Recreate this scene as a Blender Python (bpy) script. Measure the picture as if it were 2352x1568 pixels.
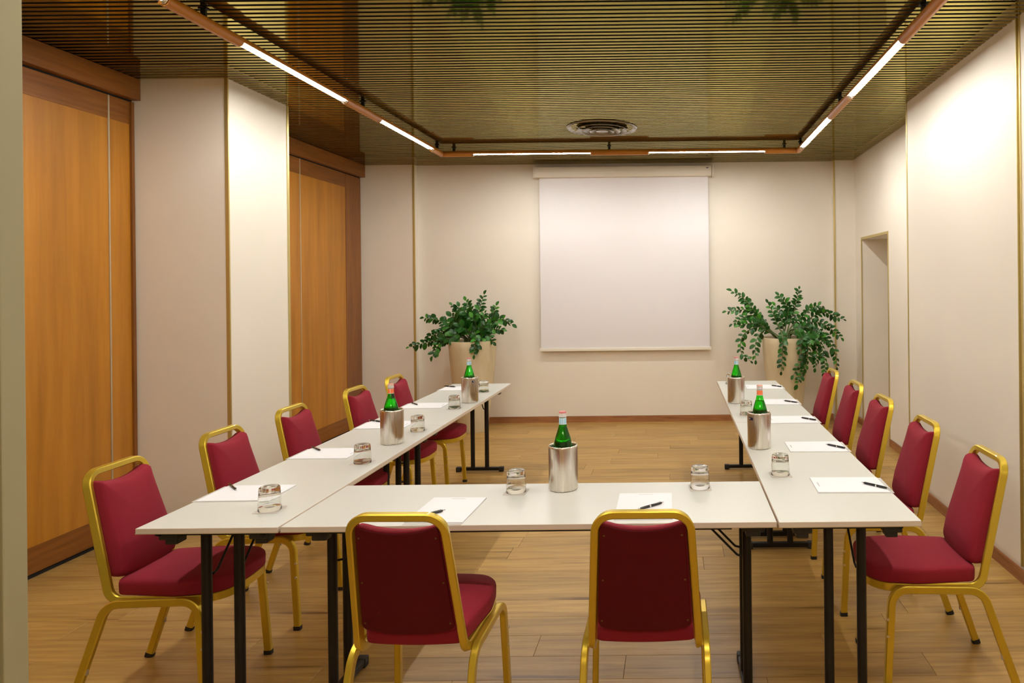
import bpy, bmesh, math, random
from math import pi, sin, cos, radians
from mathutils import Vector, Matrix

# ---------------------------------------------------------------- camera, world, exposure
sc = bpy.context.scene
for o in list(bpy.data.objects):
    bpy.data.objects.remove(o)
COL = sc.collection
cam_d = bpy.data.cameras.new('camera')
cam = bpy.data.objects.new('camera', cam_d)
COL.objects.link(cam)
cam.location = (0, 0, 1.61)
cam.rotation_euler = (pi / 2, 0.0105, 0)
cam_d.sensor_width = 36
cam_d.lens = 24.34
cam_d.shift_x = -(1548 - 1176) / 2352
cam_d.shift_y = -(784 - 650) / 2352
cam_d.clip_start = 0.05
cam_d.dof.use_dof = True
cam_d.dof.focus_distance = 3.6
cam_d.dof.aperture_fstop = 9
sc.camera = cam

world = bpy.data.worlds.new('world')
sc.world = world
world.use_nodes = True
world.node_tree.nodes['Background'].inputs[0].default_value = (0.02, 0.018, 0.015, 1)
world.node_tree.nodes['Background'].inputs[1].default_value = 0.3

sc.view_settings.view_transform = 'Standard'
sc.view_settings.look = 'None'
sc.view_settings.exposure = 0.03
sc.view_settings.gamma = 1
sc.view_settings.use_curve_mapping = False
LAMP_STRENGTH = 195.0
LOBBY_WATTS = 42.0

ld = bpy.data.lights.new('lobby_light', 'AREA')
ld.shape = 'RECTANGLE'; ld.size = 1.6; ld.size_y = 0.8
ld.energy = LOBBY_WATTS
ld.color = (1.0, 0.86, 0.68)
lo = bpy.data.objects.new('lobby_light', ld)
lo.location = (0.2, -0.9, 2.70)
COL.objects.link(lo)

# ---------------------------------------------------------------- material helpers
def new_mat(name, color, rough=0.5, metal=0.0, **kw):
    m = bpy.data.materials.new(name)
    m.use_nodes = True
    b = m.node_tree.nodes['Principled BSDF']
    b.inputs['Base Color'].default_value = (*color, 1)
    b.inputs['Roughness'].default_value = rough
    b.inputs['Metallic'].default_value = metal
    for k, v in kw.items():
        b.inputs[k.replace('_', ' ')].default_value = v
    return m

def nd(m, typ, **props):
    n = m.node_tree.nodes.new(typ)
    for k, v in props.items():
        setattr(n, k, v)
    return n

def lk(m, a, b):
    m.node_tree.links.new(a, b)

def noise_chain(m, scale3, nscale=5, detail=4, coord='Object', rough=0.6, rand=False):
    tc = nd(m, 'ShaderNodeTexCoord')
    mp = nd(m, 'ShaderNodeMapping')
    mp.inputs['Scale'].default_value = scale3
    lk(m, tc.outputs[coord], mp.inputs['Vector'])
    if rand:
        oi = nd(m, 'ShaderNodeObjectInfo')
        mu = nd(m, 'ShaderNodeMath', operation='MULTIPLY'); mu.inputs[1].default_value = 37.0
        cx = nd(m, 'ShaderNodeCombineXYZ')
        lk(m, oi.outputs['Random'], mu.inputs[0])
        for i in range(3):
            lk(m, mu.outputs[0], cx.inputs[i])
        lk(m, cx.outputs[0], mp.inputs['Location'])
    nz = nd(m, 'ShaderNodeTexNoise')
    nz.inputs['Scale'].default_value = nscale
    nz.inputs['Detail'].default_value = detail
    nz.inputs['Roughness'].default_value = rough
    lk(m, mp.outputs[0], nz.inputs['Vector'])
    return nz

def ramp(m, src, stops):
    r = nd(m, 'ShaderNodeValToRGB')
    el = r.color_ramp.elements
    el[0].position, el[0].color = stops[0][0], (*stops[0][1], 1)
    el[1].position, el[1].color = stops[-1][0], (*stops[-1][1], 1)
    for p, c in stops[1:-1]:
        e = el.new(p); e.color = (*c, 1)
    lk(m, src, r.inputs[0])
    return r

def bump(m, src, strength=0.1, dist=0.002):
    b = nd(m, 'ShaderNodeBump')
    b.inputs['Strength'].default_value = strength
    b.inputs['Distance'].default_value = dist
    lk(m, src, b.inputs['Height'])
    lk(m, b.outputs[0], m.node_tree.nodes['Principled BSDF'].inputs['Normal'])

M = {}
def wall_mat(name, col):
    m = new_mat(name, col, 0.62)
    nz = noise_chain(m, (1, 1, 1), 300, 3)
    bump(m, nz.outputs['Fac'], 0.12, 0.0015)
    n2 = noise_chain(m, (1, 1, 1), 0.8, 2)
    r = ramp(m, n2.outputs['Fac'], [(0.3, tuple(c * 0.97 for c in col)), (0.7, tuple(min(1, c * 1.02) for c in col))])
    lk(m, r.outputs[0], m.node_tree.nodes['Principled BSDF'].inputs['Base Color'])
    return m
M['wall'] = wall_mat('cream_wall', (0.86, 0.80, 0.705))
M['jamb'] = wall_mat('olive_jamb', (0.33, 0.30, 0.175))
M['white_bead'] = new_mat('white_bead', (0.85, 0.8, 0.72), 0.4)
M['brass'] = new_mat('brass_trim', (0.60, 0.49, 0.20), 0.38, 0.7)
M['bronze'] = new_mat('dark_bronze', (0.16, 0.09, 0.03), 0.45, 0.7)
M['silver_strip'] = new_mat('silver_strip', (0.65, 0.6, 0.48), 0.35, 0.8)
M['black'] = new_mat('black_void', (0.006, 0.006, 0.007), 0.9)
M['gap'] = new_mat('dark_gap', (0.03, 0.02, 0.015), 0.9)

def slat_mat():
    m = new_mat('golden_slat', (0.46, 0.37, 0.14), 0.06, 1.0)
    m.node_tree.nodes['Principled BSDF'].inputs['Specular Tint'].default_value = (0.93, 0.88, 0.70, 1)
    nz = noise_chain(m, (1.0, 40, 40), 3, 3)
    r = ramp(m, nz.outputs['Fac'], [(0.3, (0.33, 0.265, 0.060)), (0.7, (0.38, 0.31, 0.078))])
    lk(m, r.outputs[0], m.node_tree.nodes['Principled BSDF'].inputs['Base Color'])
    return m
M['slat'] = slat_mat()

def wood(name, a, b, c, grain, rough=0.35, nscale=6, rand=False, knots=False, coat=0.0):
    m = new_mat(name, b, rough)
    m.node_tree.nodes['Principled BSDF'].inputs['Coat Weight'].default_value = coat
    m.node_tree.nodes['Principled BSDF'].inputs['Coat Roughness'].default_value = 0.15
    n1 = noise_chain(m, grain, nscale, 6, rand=rand)
    n1.inputs['Distortion'].default_value = 0.4
    r = ramp(m, n1.outputs['Fac'], [(0.28, a), (0.5, b), (0.72, c)])
    out = r.outputs[0]
    n2 = noise_chain(m, tuple(g * 0.35 for g in grain), nscale, 2, rand=rand)
    r2 = ramp(m, n2.outputs['Fac'], [(0.3, (0.78, 0.76, 0.74)), (0.7, (1.08, 1.08, 1.08))])
    mx = nd(m, 'ShaderNodeMix', data_type='RGBA', blend_type='MULTIPLY')
    mx.inputs[0].default_value = 0.9
    lk(m, out, mx.inputs[6]); lk(m, r2.outputs[0], mx.inputs[7])
    out = mx.outputs[2]
    if knots:
        n3 = noise_chain(m, tuple(g * 0.55 for g in grain), nscale, 1, rand=rand)
        r3 = ramp(m, n3.outputs['Fac'], [(0.20, (0.42, 0.33, 0.25)), (0.31, (1, 1, 1)), (1.0, (1, 1, 1))])
        m3 = nd(m, 'ShaderNodeMix', data_type='RGBA', blend_type='MULTIPLY')
        m3.inputs[0].default_value = 1.0
        lk(m, out, m3.inputs[6]); lk(m, r3.outputs[0], m3.inputs[7])
        out = m3.outputs[2]
    if rand:
        oi = nd(m, 'ShaderNodeObjectInfo')
        rr = ramp(m, oi.outputs['Random'], [(0.0, (0.86, 0.84, 0.80)), (1.0, (1.08, 1.06, 1.03))])
        m2 = nd(m, 'ShaderNodeMix', data_type='RGBA', blend_type='MULTIPLY')
        m2.inputs[0].default_value = 1.0
        lk(m, out, m2.inputs[6]); lk(m, rr.outputs[0], m2.inputs[7])
        out = m2.outputs[2]
    lk(m, out, m.node_tree.nodes['Principled BSDF'].inputs['Base Color'])
    bump(m, n1.outputs['Fac'], 0.08, 0.001)
    return m
M['cherry'] = wood('cherry_panel', (0.42, 0.165, 0.013), (0.50, 0.205, 0.018), (0.55, 0.24, 0.026), (6, 6, 0.45), 0.38, 3)
M['cherry_rail'] = wood('cherry_rail', (0.19, 0.064, 0.009), (0.26, 0.092, 0.013), (0.32, 0.118, 0.019), (5, 0.5, 8), 0.4, 5)
M['cherry_stile'] = wood('cherry_stile', (0.19, 0.064, 0.009), (0.26, 0.092, 0.013), (0.32, 0.118, 0.019), (8, 8, 0.5), 0.4, 5)
M['oak'] = wood('oak_plank', (0.34, 0.195, 0.05), (0.47, 0.29, 0.082), (0.56, 0.365, 0.12), (0.7, 9, 9), 0.36, 4, rand=True, knots=True)
M['skirting'] = wood('skirting_wood', (0.26, 0.10, 0.035), (0.36, 0.15, 0.055), (0.44, 0.2, 0.075), (1.2, 1.2, 14), 0.4, 4)
M['reflector'] = new_mat('white_reflector', (0.9, 0.88, 0.84), 0.4)
M['pipe'] = new_mat('copper_brown_pipe', (0.45, 0.165, 0.015), 0.32, 0.0)

def emit(name, col, s):
    m = bpy.data.materials.new(name); m.use_nodes = True
    t = m.node_tree; t.nodes.clear()
    e = t.nodes.new('ShaderNodeEmission'); o = t.nodes.new('ShaderNodeOutputMaterial')
    e.inputs[0].default_value = (*col, 1); e.inputs[1].default_value = s
    t.links.new(e.outputs[0], o.inputs[0])
    return m
M['lamp'] = emit('lamp_glow', (1.0, 0.96, 0.895), LAMP_STRENGTH)

def fabric():
    m = new_mat('burgundy_fabric', (0.30, 0.020, 0.040), 0.85, 0, Specular_IOR_Level=0.3, Sheen_Weight=0.05, Sheen_Roughness=0.4)
    m.node_tree.nodes['Principled BSDF'].inputs['Sheen Tint'].default_value = (0.9, 0.35, 0.4, 1)
    tc = nd(m, 'ShaderNodeTexCoord')
    mp = nd(m, 'ShaderNodeMapping'); mp.inputs['Rotation'].default_value = (0.5, 0.5, 0.8)
    wv = nd(m, 'ShaderNodeTexWave'); wv.inputs['Scale'].default_value = 190; wv.inputs['Distortion'].default_value = 0.6
    lk(m, tc.outputs['Object'], mp.inputs[0]); lk(m, mp.outputs[0], wv.inputs['Vector'])
    r = ramp(m, wv.outputs['Fac'], [(0.2, (0.21, 0.007, 0.019)), (0.9, (0.28, 0.012, 0.028))])
    lk(m, r.outputs[0], m.node_tree.nodes['Principled BSDF'].inputs['Base Color'])
    bump(m, wv.outputs['Fac'], 0.25, 0.0008)
    return m
M['fabric'] = fabric()
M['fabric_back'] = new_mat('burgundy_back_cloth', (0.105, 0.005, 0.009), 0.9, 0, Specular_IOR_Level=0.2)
M['gold'] = new_mat('gold_lacquered_steel', (0.72, 0.52, 0.05), 0.34, 0.72)
M['gold'].node_tree.nodes['Principled BSDF'].inputs['Coat Weight'].default_value = 0.3
_n = noise_chain(M['gold'], (1, 1, 1), 900, 2)
_r = ramp(M['gold'], _n.outputs['Fac'], [(0.3, (0.60, 0.425, 0.03)), (0.7, (0.72, 0.53, 0.055))])
lk(M['gold'], _r.outputs[0], M['gold'].node_tree.nodes['Principled BSDF'].inputs['Base Color'])
M['rubber'] = new_mat('black_rubber', (0.012, 0.012, 0.013), 0.6)
M['clear_plastic'] = new_mat('clear_bumper', (0.75, 0.68, 0.5), 0.3, 0, Transmission_Weight=0.5)
M['tabletop'] = new_mat('white_laminate', (0.70, 0.705, 0.655), 0.30)
_n = noise_chain(M['tabletop'], (1, 1, 1), 500, 3); bump(M['tabletop'], _n.outputs['Fac'], 0.05, 0.0005)
M['edge'] = new_mat('table_edge_band', (0.70, 0.61, 0.52), 0.5)
M['edge_line'] = new_mat('table_edge_line', (0.55, 0.42, 0.25), 0.5)
M['black_steel'] = new_mat('black_steel', (0.006, 0.005, 0.005), 0.42, 0, Specular_IOR_Level=0.35)
M['black_plastic'] = new_mat('black_plastic', (0.018, 0.017, 0.017), 0.55)
M['paper'] = new_mat('white_paper', (0.90, 0.90, 0.93), 0.7)
M['card'] = new_mat('grey_card', (0.58, 0.56, 0.53), 0.7)
M['print'] = new_mat('grey_print', (0.55, 0.55, 0.56), 0.7)
M['pen'] = new_mat('black_pen', (0.01, 0.01, 0.012), 0.15)
M['chrome'] = new_mat('chrome', (0.85, 0.85, 0.85), 0.12, 1.0)
M['coaster'] = new_mat('greige_coaster', (0.62, 0.56, 0.50), 0.7)

def steel():
    m = new_mat('brushed_steel', (0.74, 0.69, 0.62), 0.28, 1.0)
    tc = nd(m, 'ShaderNodeTexCoord')
    mp = nd(m, 'ShaderNodeMapping'); mp.inputs['Scale'].default_value = (11, 11, 0.15)
    nz = nd(m, 'ShaderNodeTexNoise'); nz.inputs['Scale'].default_value = 4; nz.inputs['Detail'].default_value = 4
    lk(m, tc.outputs['Object'], mp.inputs[0]); lk(m, mp.outputs[0], nz.inputs['Vector'])
    r = ramp(m, nz.outputs['Fac'], [(0.3, (0.22, 0.22, 0.22)), (0.7, (0.36, 0.36, 0.36))])
    lk(m, r.outputs[0], m.node_tree.nodes['Principled BSDF'].inputs['Roughness'])
    bump(m, nz.outputs['Fac'], 0.10, 0.0008)
    m.node_tree.nodes['Principled BSDF'].inputs['Anisotropic'].default_value = 0.5
    return m
M['steel'] = steel()

def thin_glass(name, tint, refl=(1, 1, 1), k=1.0):
    m = bpy.data.materials.new(name); m.use_nodes = True
    t = m.node_tree; t.nodes.clear()
    tr = t.nodes.new('ShaderNodeBsdfTransparent'); tr.inputs[0].default_value = (*tint, 1)
    gl = t.nodes.new('ShaderNodeBsdfGlossy'); gl.inputs[0].default_value = (*refl, 1); gl.inputs['Roughness'].default_value = 0.02
    fa = t.nodes.new('ShaderNodeLayerWeight'); fa.inputs[0].default_value = 0.5
    pw = t.nodes.new('ShaderNodeMath'); pw.operation = 'POWER'; pw.inputs[1].default_value = 5
    fr = t.nodes.new('ShaderNodeMath'); fr.operation = 'MULTIPLY_ADD'; fr.inputs[1].default_value = 0.92; fr.inputs[2].default_value = 0.05
    t.links.new(fa.outputs['Facing'], pw.inputs[0]); t.links.new(pw.outputs[0], fr.inputs[0])
    mu = t.nodes.new('ShaderNodeMath'); mu.operation = 'MULTIPLY'; mu.inputs[1].default_value = k
    mx = t.nodes.new('ShaderNodeMixShader'); o = t.nodes.new('ShaderNodeOutputMaterial')
    t.links.new(fr.outputs[0], mu.inputs[0]); t.links.new(mu.outputs[0], mx.inputs[0])
    t.links.new(tr.outputs[0], mx.inputs[1]); t.links.new(gl.outputs[0], mx.inputs[2]); t.links.new(mx.outputs[0], o.inputs[0])
    return m
M['glass'] = thin_glass('clear_tumbler_glass', (0.975, 0.975, 0.965), k=0.8)
M['glass_base'] = new_mat('thick_glass', (0.97, 0.98, 0.96), 0.0, 0, Transmission_Weight=1.0, IOR=1.5)
M['bottle'] = thin_glass('green_bottle_glass', (0.12, 0.78, 0.10), (0.8, 1, 0.8))
M['water'] = new_mat('green_seen_water', (0.16, 0.80, 0.14), 0.0, 0, Transmission_Weight=1.0, IOR=1.33)
M['cap_white'] = new_mat('white_metal_cap', (0.85, 0.83, 0.82), 0.3, 0.3)
M['cap_red'] = new_mat('red_cap_top', (0.65, 0.16, 0.16), 0.4)
M['cap_peach'] = new_mat('peach_cap_top', (0.80, 0.42, 0.33), 0.4)
M['label_blue'] = new_mat('pale_blue_label', (0.35, 0.62, 0.76), 0.6)
M['label_orange'] = new_mat('orange_label', (0.90, 0.20, 0.06), 0.6)
M['label_white'] = new_mat('white_label', (0.88, 0.88, 0.88), 0.6)
M['label_navy'] = new_mat('navy_label', (0.012, 0.014, 0.045), 0.4)
M['label_red'] = new_mat('dark_red_print', (0.35, 0.03, 0.04), 0.5)
M['screen'] = new_mat('screen_fabric', (0.81, 0.79, 0.81), 0.85)
M['screen_case'] = new_mat('screen_case', (0.76, 0.69, 0.58), 0.45)
M['screen_bar'] = new_mat('screen_bar', (0.88, 0.84, 0.74), 0.4)
M['vent'] = new_mat('vent_metal', (0.30, 0.275, 0.24), 0.2, 0.6)

def pot_mat():
    m = new_mat('limestone_pot', (0.62, 0.50, 0.33), 0.6)
    nz = noise_chain(m, (1, 1, 0.35), 5, 5)
    r = ramp(m, nz.outputs['Fac'], [(0.3, (0.56, 0.46, 0.27)), (0.7, (0.70, 0.61, 0.42))])
    lk(m, r.outputs[0], m.node_tree.nodes['Principled BSDF'].inputs['Base Color'])
    bump(m, nz.outputs['Fac'], 0.1, 0.002)
    return m
M['pot'] = pot_mat()
M['soil'] = new_mat('reddish_soil', (0.12, 0.035, 0.018), 0.95)
_n = noise_chain(M['soil'], (1, 1, 1), 80, 3); bump(M['soil'], _n.outputs['Fac'], 0.8, 0.01)
def leaf_mat():
    m = new_mat('glossy_leaf', (0.03, 0.16, 0.02), 0.33, 0, Specular_IOR_Level=0.3)
    oi = nd(m, 'ShaderNodeObjectInfo')
    r = ramp(m, oi.outputs['Random'], [(0.0, (0.008, 0.048, 0.006)), (0.65, (0.018, 0.105, 0.010)), (1.0, (0.06, 0.23, 0.02))])
    lk(m, r.outputs[0], m.node_tree.nodes['Principled BSDF'].inputs['Base Color'])
    return m
M['leaf'] = leaf_mat()
M['stem'] = new_mat('leaf_stem', (0.09, 0.13, 0.035), 0.45)

# ---------------------------------------------------------------- object helpers
def obj(name, bm, mat, parent=None, smooth=False, loc=None, kind=None):
    me = bpy.data.meshes.new(name)
    bmesh.ops.recalc_face_normals(bm, faces=bm.faces[:])
    bm.to_mesh(me); bm.free()
    mats = mat if isinstance(mat, (list, tuple)) else [mat]
    for x in mats:
        me.materials.append(x)
    if smooth:
        for p in me.polygons:
            p.use_smooth = True
        if smooth is not True:
            me.set_sharp_from_angle(angle=radians(smooth))
    o = bpy.data.objects.new(name, me)
    COL.objects.link(o)
    if parent: o.parent = parent
    if loc: o.location = loc
    if kind: o['kind'] = kind
    return o

def thing(name, label, cat, loc=(0, 0, 0), rz=0, group=None):
    o = bpy.data.objects.new(name, None); COL.objects.link(o)
    o.empty_display_size = 0.1
    o.location = loc; o.rotation_euler = (0, 0, rz)
    o['label'] = label; o['category'] = cat
    if group: o['group'] = group
    return o

def copy_tree(o, parent=None):
    c = o.copy(); COL.objects.link(c)
    if parent: c.parent = parent
    for ch in list(o.children):
        copy_tree(ch, c)
    return c

def box(bm, x0, x1, y0, y1, z0, z1, bev=0.0, mi=0):
    vs = [bm.verts.new((x, y, z)) for x in (x0, x1) for y in (y0, y1) for z in (z0, z1)]
    idx = [(0, 1, 3, 2), (4, 6, 7, 5), (0, 4, 5, 1), (2, 3, 7, 6), (0, 2, 6, 4), (1, 5, 7, 3)]
    fs = [bm.faces.new([vs[i] for i in f]) for f in idx]
    for f in fs: f.material_index = mi
    if bev > 0:
        es = list({e for f in fs for e in f.edges})
        bmesh.ops.bevel(bm, geom=es, offset=bev, segments=2, affect='EDGES', profile=0.6)

def B(x0, x1, y0, y1, z0, z1, bev=0.0):
    bm = bmesh.new(); box(bm, x0, x1, y0, y1, z0, z1, bev); return bm

def lathe(bm, prof, seg=32, cx=0, cy=0, mi=0, a0=0, a1=2 * pi):
    full = abs(a1 - a0 - 2 * pi) < 1e-6
    n = seg if full else seg + 1
    rings = []
    for r, z in prof:
        if r < 1e-6:
            v = bm.verts.new((cx, cy, z)); rings.append([v] * n)
        else:
            rings.append([bm.verts.new((cx + r * cos(a0 + (a1 - a0) * i / seg), cy + r * sin(a0 + (a1 - a0) * i / seg), z)) for i in range(n)])
    for a, b in zip(rings[:-1], rings[1:]):
        for i in range(seg):
            j = (i + 1) % n
            q = []
            for v in (a[i], a[j], b[j], b[i]):
                if v not in q: q.append(v)
            if len(q) > 2:
                f = bm.faces.new(q); f.material_index = mi

def round_path(pts, rad, seg=6):
    """polyline with filleted corners; rad a number or list per inner corner"""
    pts = [Vector(p) for p in pts]
    out = [pts[0]]
    for i in range(1, len(pts) - 1):
        r = rad[i - 1] if isinstance(rad, (list, tuple)) else rad
        p, a, b = pts[i], pts[i - 1], pts[i + 1]
        d1 = (a - p).normalized(); d2 = (b - p).normalized()
        ang = d1.angle(d2)
        if r <= 0 or ang > pi - 0.01:
            out.append(p); continue
        t = min(r / math.tan(ang / 2), (a - p).length * 0.49, (b - p).length * 0.49)
        p1, p2 = p + d1 * t, p + d2 * t
        rr = t * math.tan(ang / 2)
        c = p + (d1 + d2).normalized() * (rr / sin(ang / 2))
        v1, v2 = p1 - c, p2 - c
        th = v1.angle(v2)
        for k in range(seg + 1):
            f = k / seg
            out.append(c + (v1 * sin((1 - f) * th) + v2 * sin(f * th)) / sin(th))
    out.append(pts[-1])
    return out

def sweep(bm, pts, section, n0, caps=(True, True), mi=0):
    """section: list of (a,b): a along normal n, b along binormal; parallel transport from n0"""
    pts = [Vector(p) for p in pts]
    n = Vector(n0)
    rings = []
    for i, p in enumerate(pts):
        if i == 0: t = pts[1] - pts[0]
        elif i == len(pts) - 1: t = pts[-1] - pts[-2]
        else: t = (pts[i + 1] - p).normalized() + (p - pts[i - 1]).normalized()
        t.normalize()
        n = (n - t * n.dot(t)).normalized()
        b = t.cross(n)
        sc_ = 1.0
        rings.append([bm.verts.new(p + n * a * sc_ + b * c * sc_) for a, c in section])
    m = len(section)
    for r0, r1 in zip(rings[:-1], rings[1:]):
        for i in range(m):
            j = (i + 1) % m
            bm.faces.new((r0[i], r0[j], r1[j], r1[i])).material_index = mi
    if caps[0]: bm.faces.new(rings[0][::-1]).material_index = mi
    if caps[1]: bm.faces.new(rings[-1]).material_index = mi

def rect_sec(a, b, c=0.004):
    a /= 2; b /= 2
    return [(a, b - c), (a - c, b), (-a + c, b), (-a, b - c), (-a, -b + c), (-a + c, -b), (a - c, -b), (a, -b + c)]

def circ_sec(r, n=10):
    return [(r * cos(2 * pi * i / n), r * sin(2 * pi * i / n)) for i in range(n)]

def tube(bm, a, b, r, n=12):
    a, b = Vector(a), Vector(b)
    t = (b - a).normalized()
    nn = Vector((0, 0, 1)) if abs(t.z) < 0.9 else Vector((1, 0, 0))
    sweep(bm, [a, b], circ_sec(r, n), nn)

def struct(name, bm, mat, parent=None):
    return obj(name, bm, mat, parent, kind='structure')

# ---------------------------------------------------------------- the room
ZC = 3.005      # ceiling plane
YB = 8.08       # back wall
YF = 1.50       # room side of the front wall
XL = -3.60      # plane of the wooden sliding panels
XR1, XR2 = 1.842, 2.095

# floor with separate planks
floor = struct('floor', B(-3.80, 2.9, YF - 0.30, YB + 0.15, -0.10, -0.013), M['gap'])
rng = random.Random(4)
PW, PL = 0.178, 1.28
full = None
y = YF - 0.28
row = 0
fx0, fx1 = -3.78, 2.88
def plank_bm(l, w):
    bm = bmesh.new(); box(bm, 0.0007, l - 0.0007, 0.0006, w - 0.0006, -0.012, 0.0)
    top = [e for e in bm.edges if all(v.co.z > -0.001 for v in e.verts)]
    bmesh.ops.bevel(bm, geom=top, offset=0.0009, segments=1, affect='EDGES')
    return bm
while y < YB + 0.12:
    x = fx0 - rng.uniform(0, PL)
    while x < fx1:
        a, b = max(x, fx0), min(x + PL, fx1)
        if b - a > 0.03:
            if b - a > PL - 1e-4 and full is not None:
                p = full.copy(); COL.objects.link(p); p.location = (a, y, 0)
            else:
                p = obj('plank', plank_bm(b - a, PW), M['oak'], floor, loc=(a, y, 0), kind='structure')
                if b - a > PL - 1e-4: full = p
        x += PL
    y += PW; row += 1
struct('lobby_floor', B(-2.6, 2.6, -2.6, YF - 0.285, -0.10, 0.0), M['oak'])

# walls
bm = bmesh.new(); box(bm, -3.95, 2.95, YB, YB + 0.15, 0, ZC + 0.2)
struct('wall_back', bm, M['wall'])
struct('wall_left', B(-3.95, -3.80, YF - 0.25, YB, 0, ZC + 0.2), M['wall'])
bm = bmesh.new()
box(bm, -3.95, -1.427, YF - 0.25, YF, 0, ZC + 0.2)
box(bm, 1.32, XR1 + 0.2, YF - 0.25, YF, 0, ZC + 0.2)
box(bm, -1.427, 1.32, YF - 0.25, YF, 2.42, ZC + 0.2)
struct('wall_front', bm, M['jamb'])
struct('trim_1', B(-1.445, -1.417, YF - 0.045, YF + 0.012, 0, 2.42, 0.003), M['jamb'])   # casing at the opening's edge
# right wall: near panels, joint strip, far recessed part with a doorway
NY = 5.45
bm = bmesh.new()
box(bm, XR1, XR1 + 0.8, YF - 0.25, 3.662, 0, ZC + 0.2)
box(bm, XR1, XR1 + 0.8, 3.69, NY, 0, ZC + 0.2)
box(bm, XR1 + 0.012, XR1 + 0.8, 3.66, 3.692, 0, ZC + 0.2)
struct('wall_right', bm, M['wall'])
DY0, DY1, DZ = 6.77, 7.71, 2.075
bm = bmesh.new()
box(bm, XR2, XR2 + 0.75, NY, DY0, 0, ZC + 0.2)
box(bm, XR2, XR2 + 0.75, DY1, YB, 0, ZC + 0.2)
box(bm, XR2, XR2 + 0.75, DY0, DY1, DZ, ZC + 0.2)
struct('wall_right_recess', bm, M['wall'])
# passage end with a closed door leaf
door = struct('door_1', B(XR2 + 0.62, XR2 + 0.66, DY0, DY1, 0, DZ, 0.003), M['wall'])
bm = bmesh.new(); tube(bm, (XR2 + 0.57, DY0 + 0.12, 1.03), (XR2 + 0.57, DY0 + 0.24, 1.03), 0.009); tube(bm, (XR2 + 0.62, DY0 + 0.12, 1.03), (XR2 + 0.565, DY0 + 0.12, 1.03), 0.009)
obj('door_handle', bm, M['brass'], door, True)

# pillar on the left between the two wooden bays, and back pilasters
CY0, CY1, CX = 4.62, 5.34, -2.965
struct('pillar_left', B(-3.80, CX, CY0, CY1, 0, ZC + 0.2), M['wall'])
struct('pilaster_left', B(-3.80, -2.985, 7.98, YB, 0, ZC + 0.2), M['wall'])
struct('pilaster_right', B(1.85, XR2, 7.98, YB, 0, ZC + 0.2), M['wall'])

# brass and white corner trims
def vtrim(n, x0, x1, y0, y1, z0=0.0, z1=ZC, mat='brass'):
    struct('trim_%d' % n, B(x0, x1, y0, y1, z0, z1, 0.0015), M[mat])
vtrim(2, CX - 0.020, CX + 0.004, CY0 - 0.006, CY0 + 0.006)
vtrim(3, CX - 0.003, CX + 0.006, CY1 - 0.022, CY1 + 0.003)
vtrim(4, -3.625, -3.600, CY0 - 0.004, CY0 + 0.006, mat='white_bead')
vtrim(5, -3.003, -2.979, 7.974, 7.988)
vtrim(6, 1.846, 1.866, 7.972, 7.985)
vtrim(7, XR1 - 0.004, XR1 + 0.006, NY - 0.018, NY + 0.003)
bm = bmesh.new()                                            # U-shaped brass channel between right panels
box(bm, XR1 - 0.006, XR1 + 0.010, 3.655, 3.663, 0.08, ZC); box(bm, XR1 - 0.006, XR1 + 0.010, 3.689, 3.697, 0.08, ZC)
box(bm, XR1 + 0.004, XR1 + 0.011, 3.662, 3.690, 0.08, ZC)
struct('trim_8', bm, M['brass'])
bm = bmesh.new()                                            # brass angle around the doorway
box(bm, XR2 - 0.004, XR2 + 0.004, DY1 - 0.004, DY1 + 0.022, 0.0, DZ + 0.022)
box(bm, XR2 - 0.004, XR2 + 0.004, DY0 - 0.022, DY0 + 0.004, 0.0, DZ + 0.022)
box(bm, XR2 - 0.004, XR2 + 0.004, DY0 + 0.004, DY1 - 0.004, DZ - 0.004, DZ + 0.022)
struct('trim_9', bm, M['brass'])

# baseboards
def base(name, x0, x1, y0, y1):
    bm = B(x0, x1, y0, y1, 0, 0.072)
    es = [e for e in bm.edges if all(v.co.z > 0.07 for v in e.verts)]
    bmesh.ops.bevel(bm, geom=es, offset=0.004, segments=2, affect='EDGES')
    struct(name, bm, M['skirting'])
base('baseboard_back', -2.978, 1.844, YB - 0.014, YB)
base('baseboard_right', XR1 - 0.014, XR1, YF, NY - 0.02)
base('baseboard_right_recess', XR2 - 0.014, XR2, NY + 0.01, DY0 - 0.024)
base('baseboard_right_corner', XR2 - 0.014, XR2, DY1 + 0.024, 7.96)
base('baseboard_pilaster', 1.846, XR2 - 0.015, 7.966, 7.98)
base('baseboard_doorway', XR2 + 0.006, XR2 + 0.60, DY1 - 0.014, DY1)
base('baseboard_pillar', CX, CX + 0.014, CY0 + 0.03, CY1 - 0.03)

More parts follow.
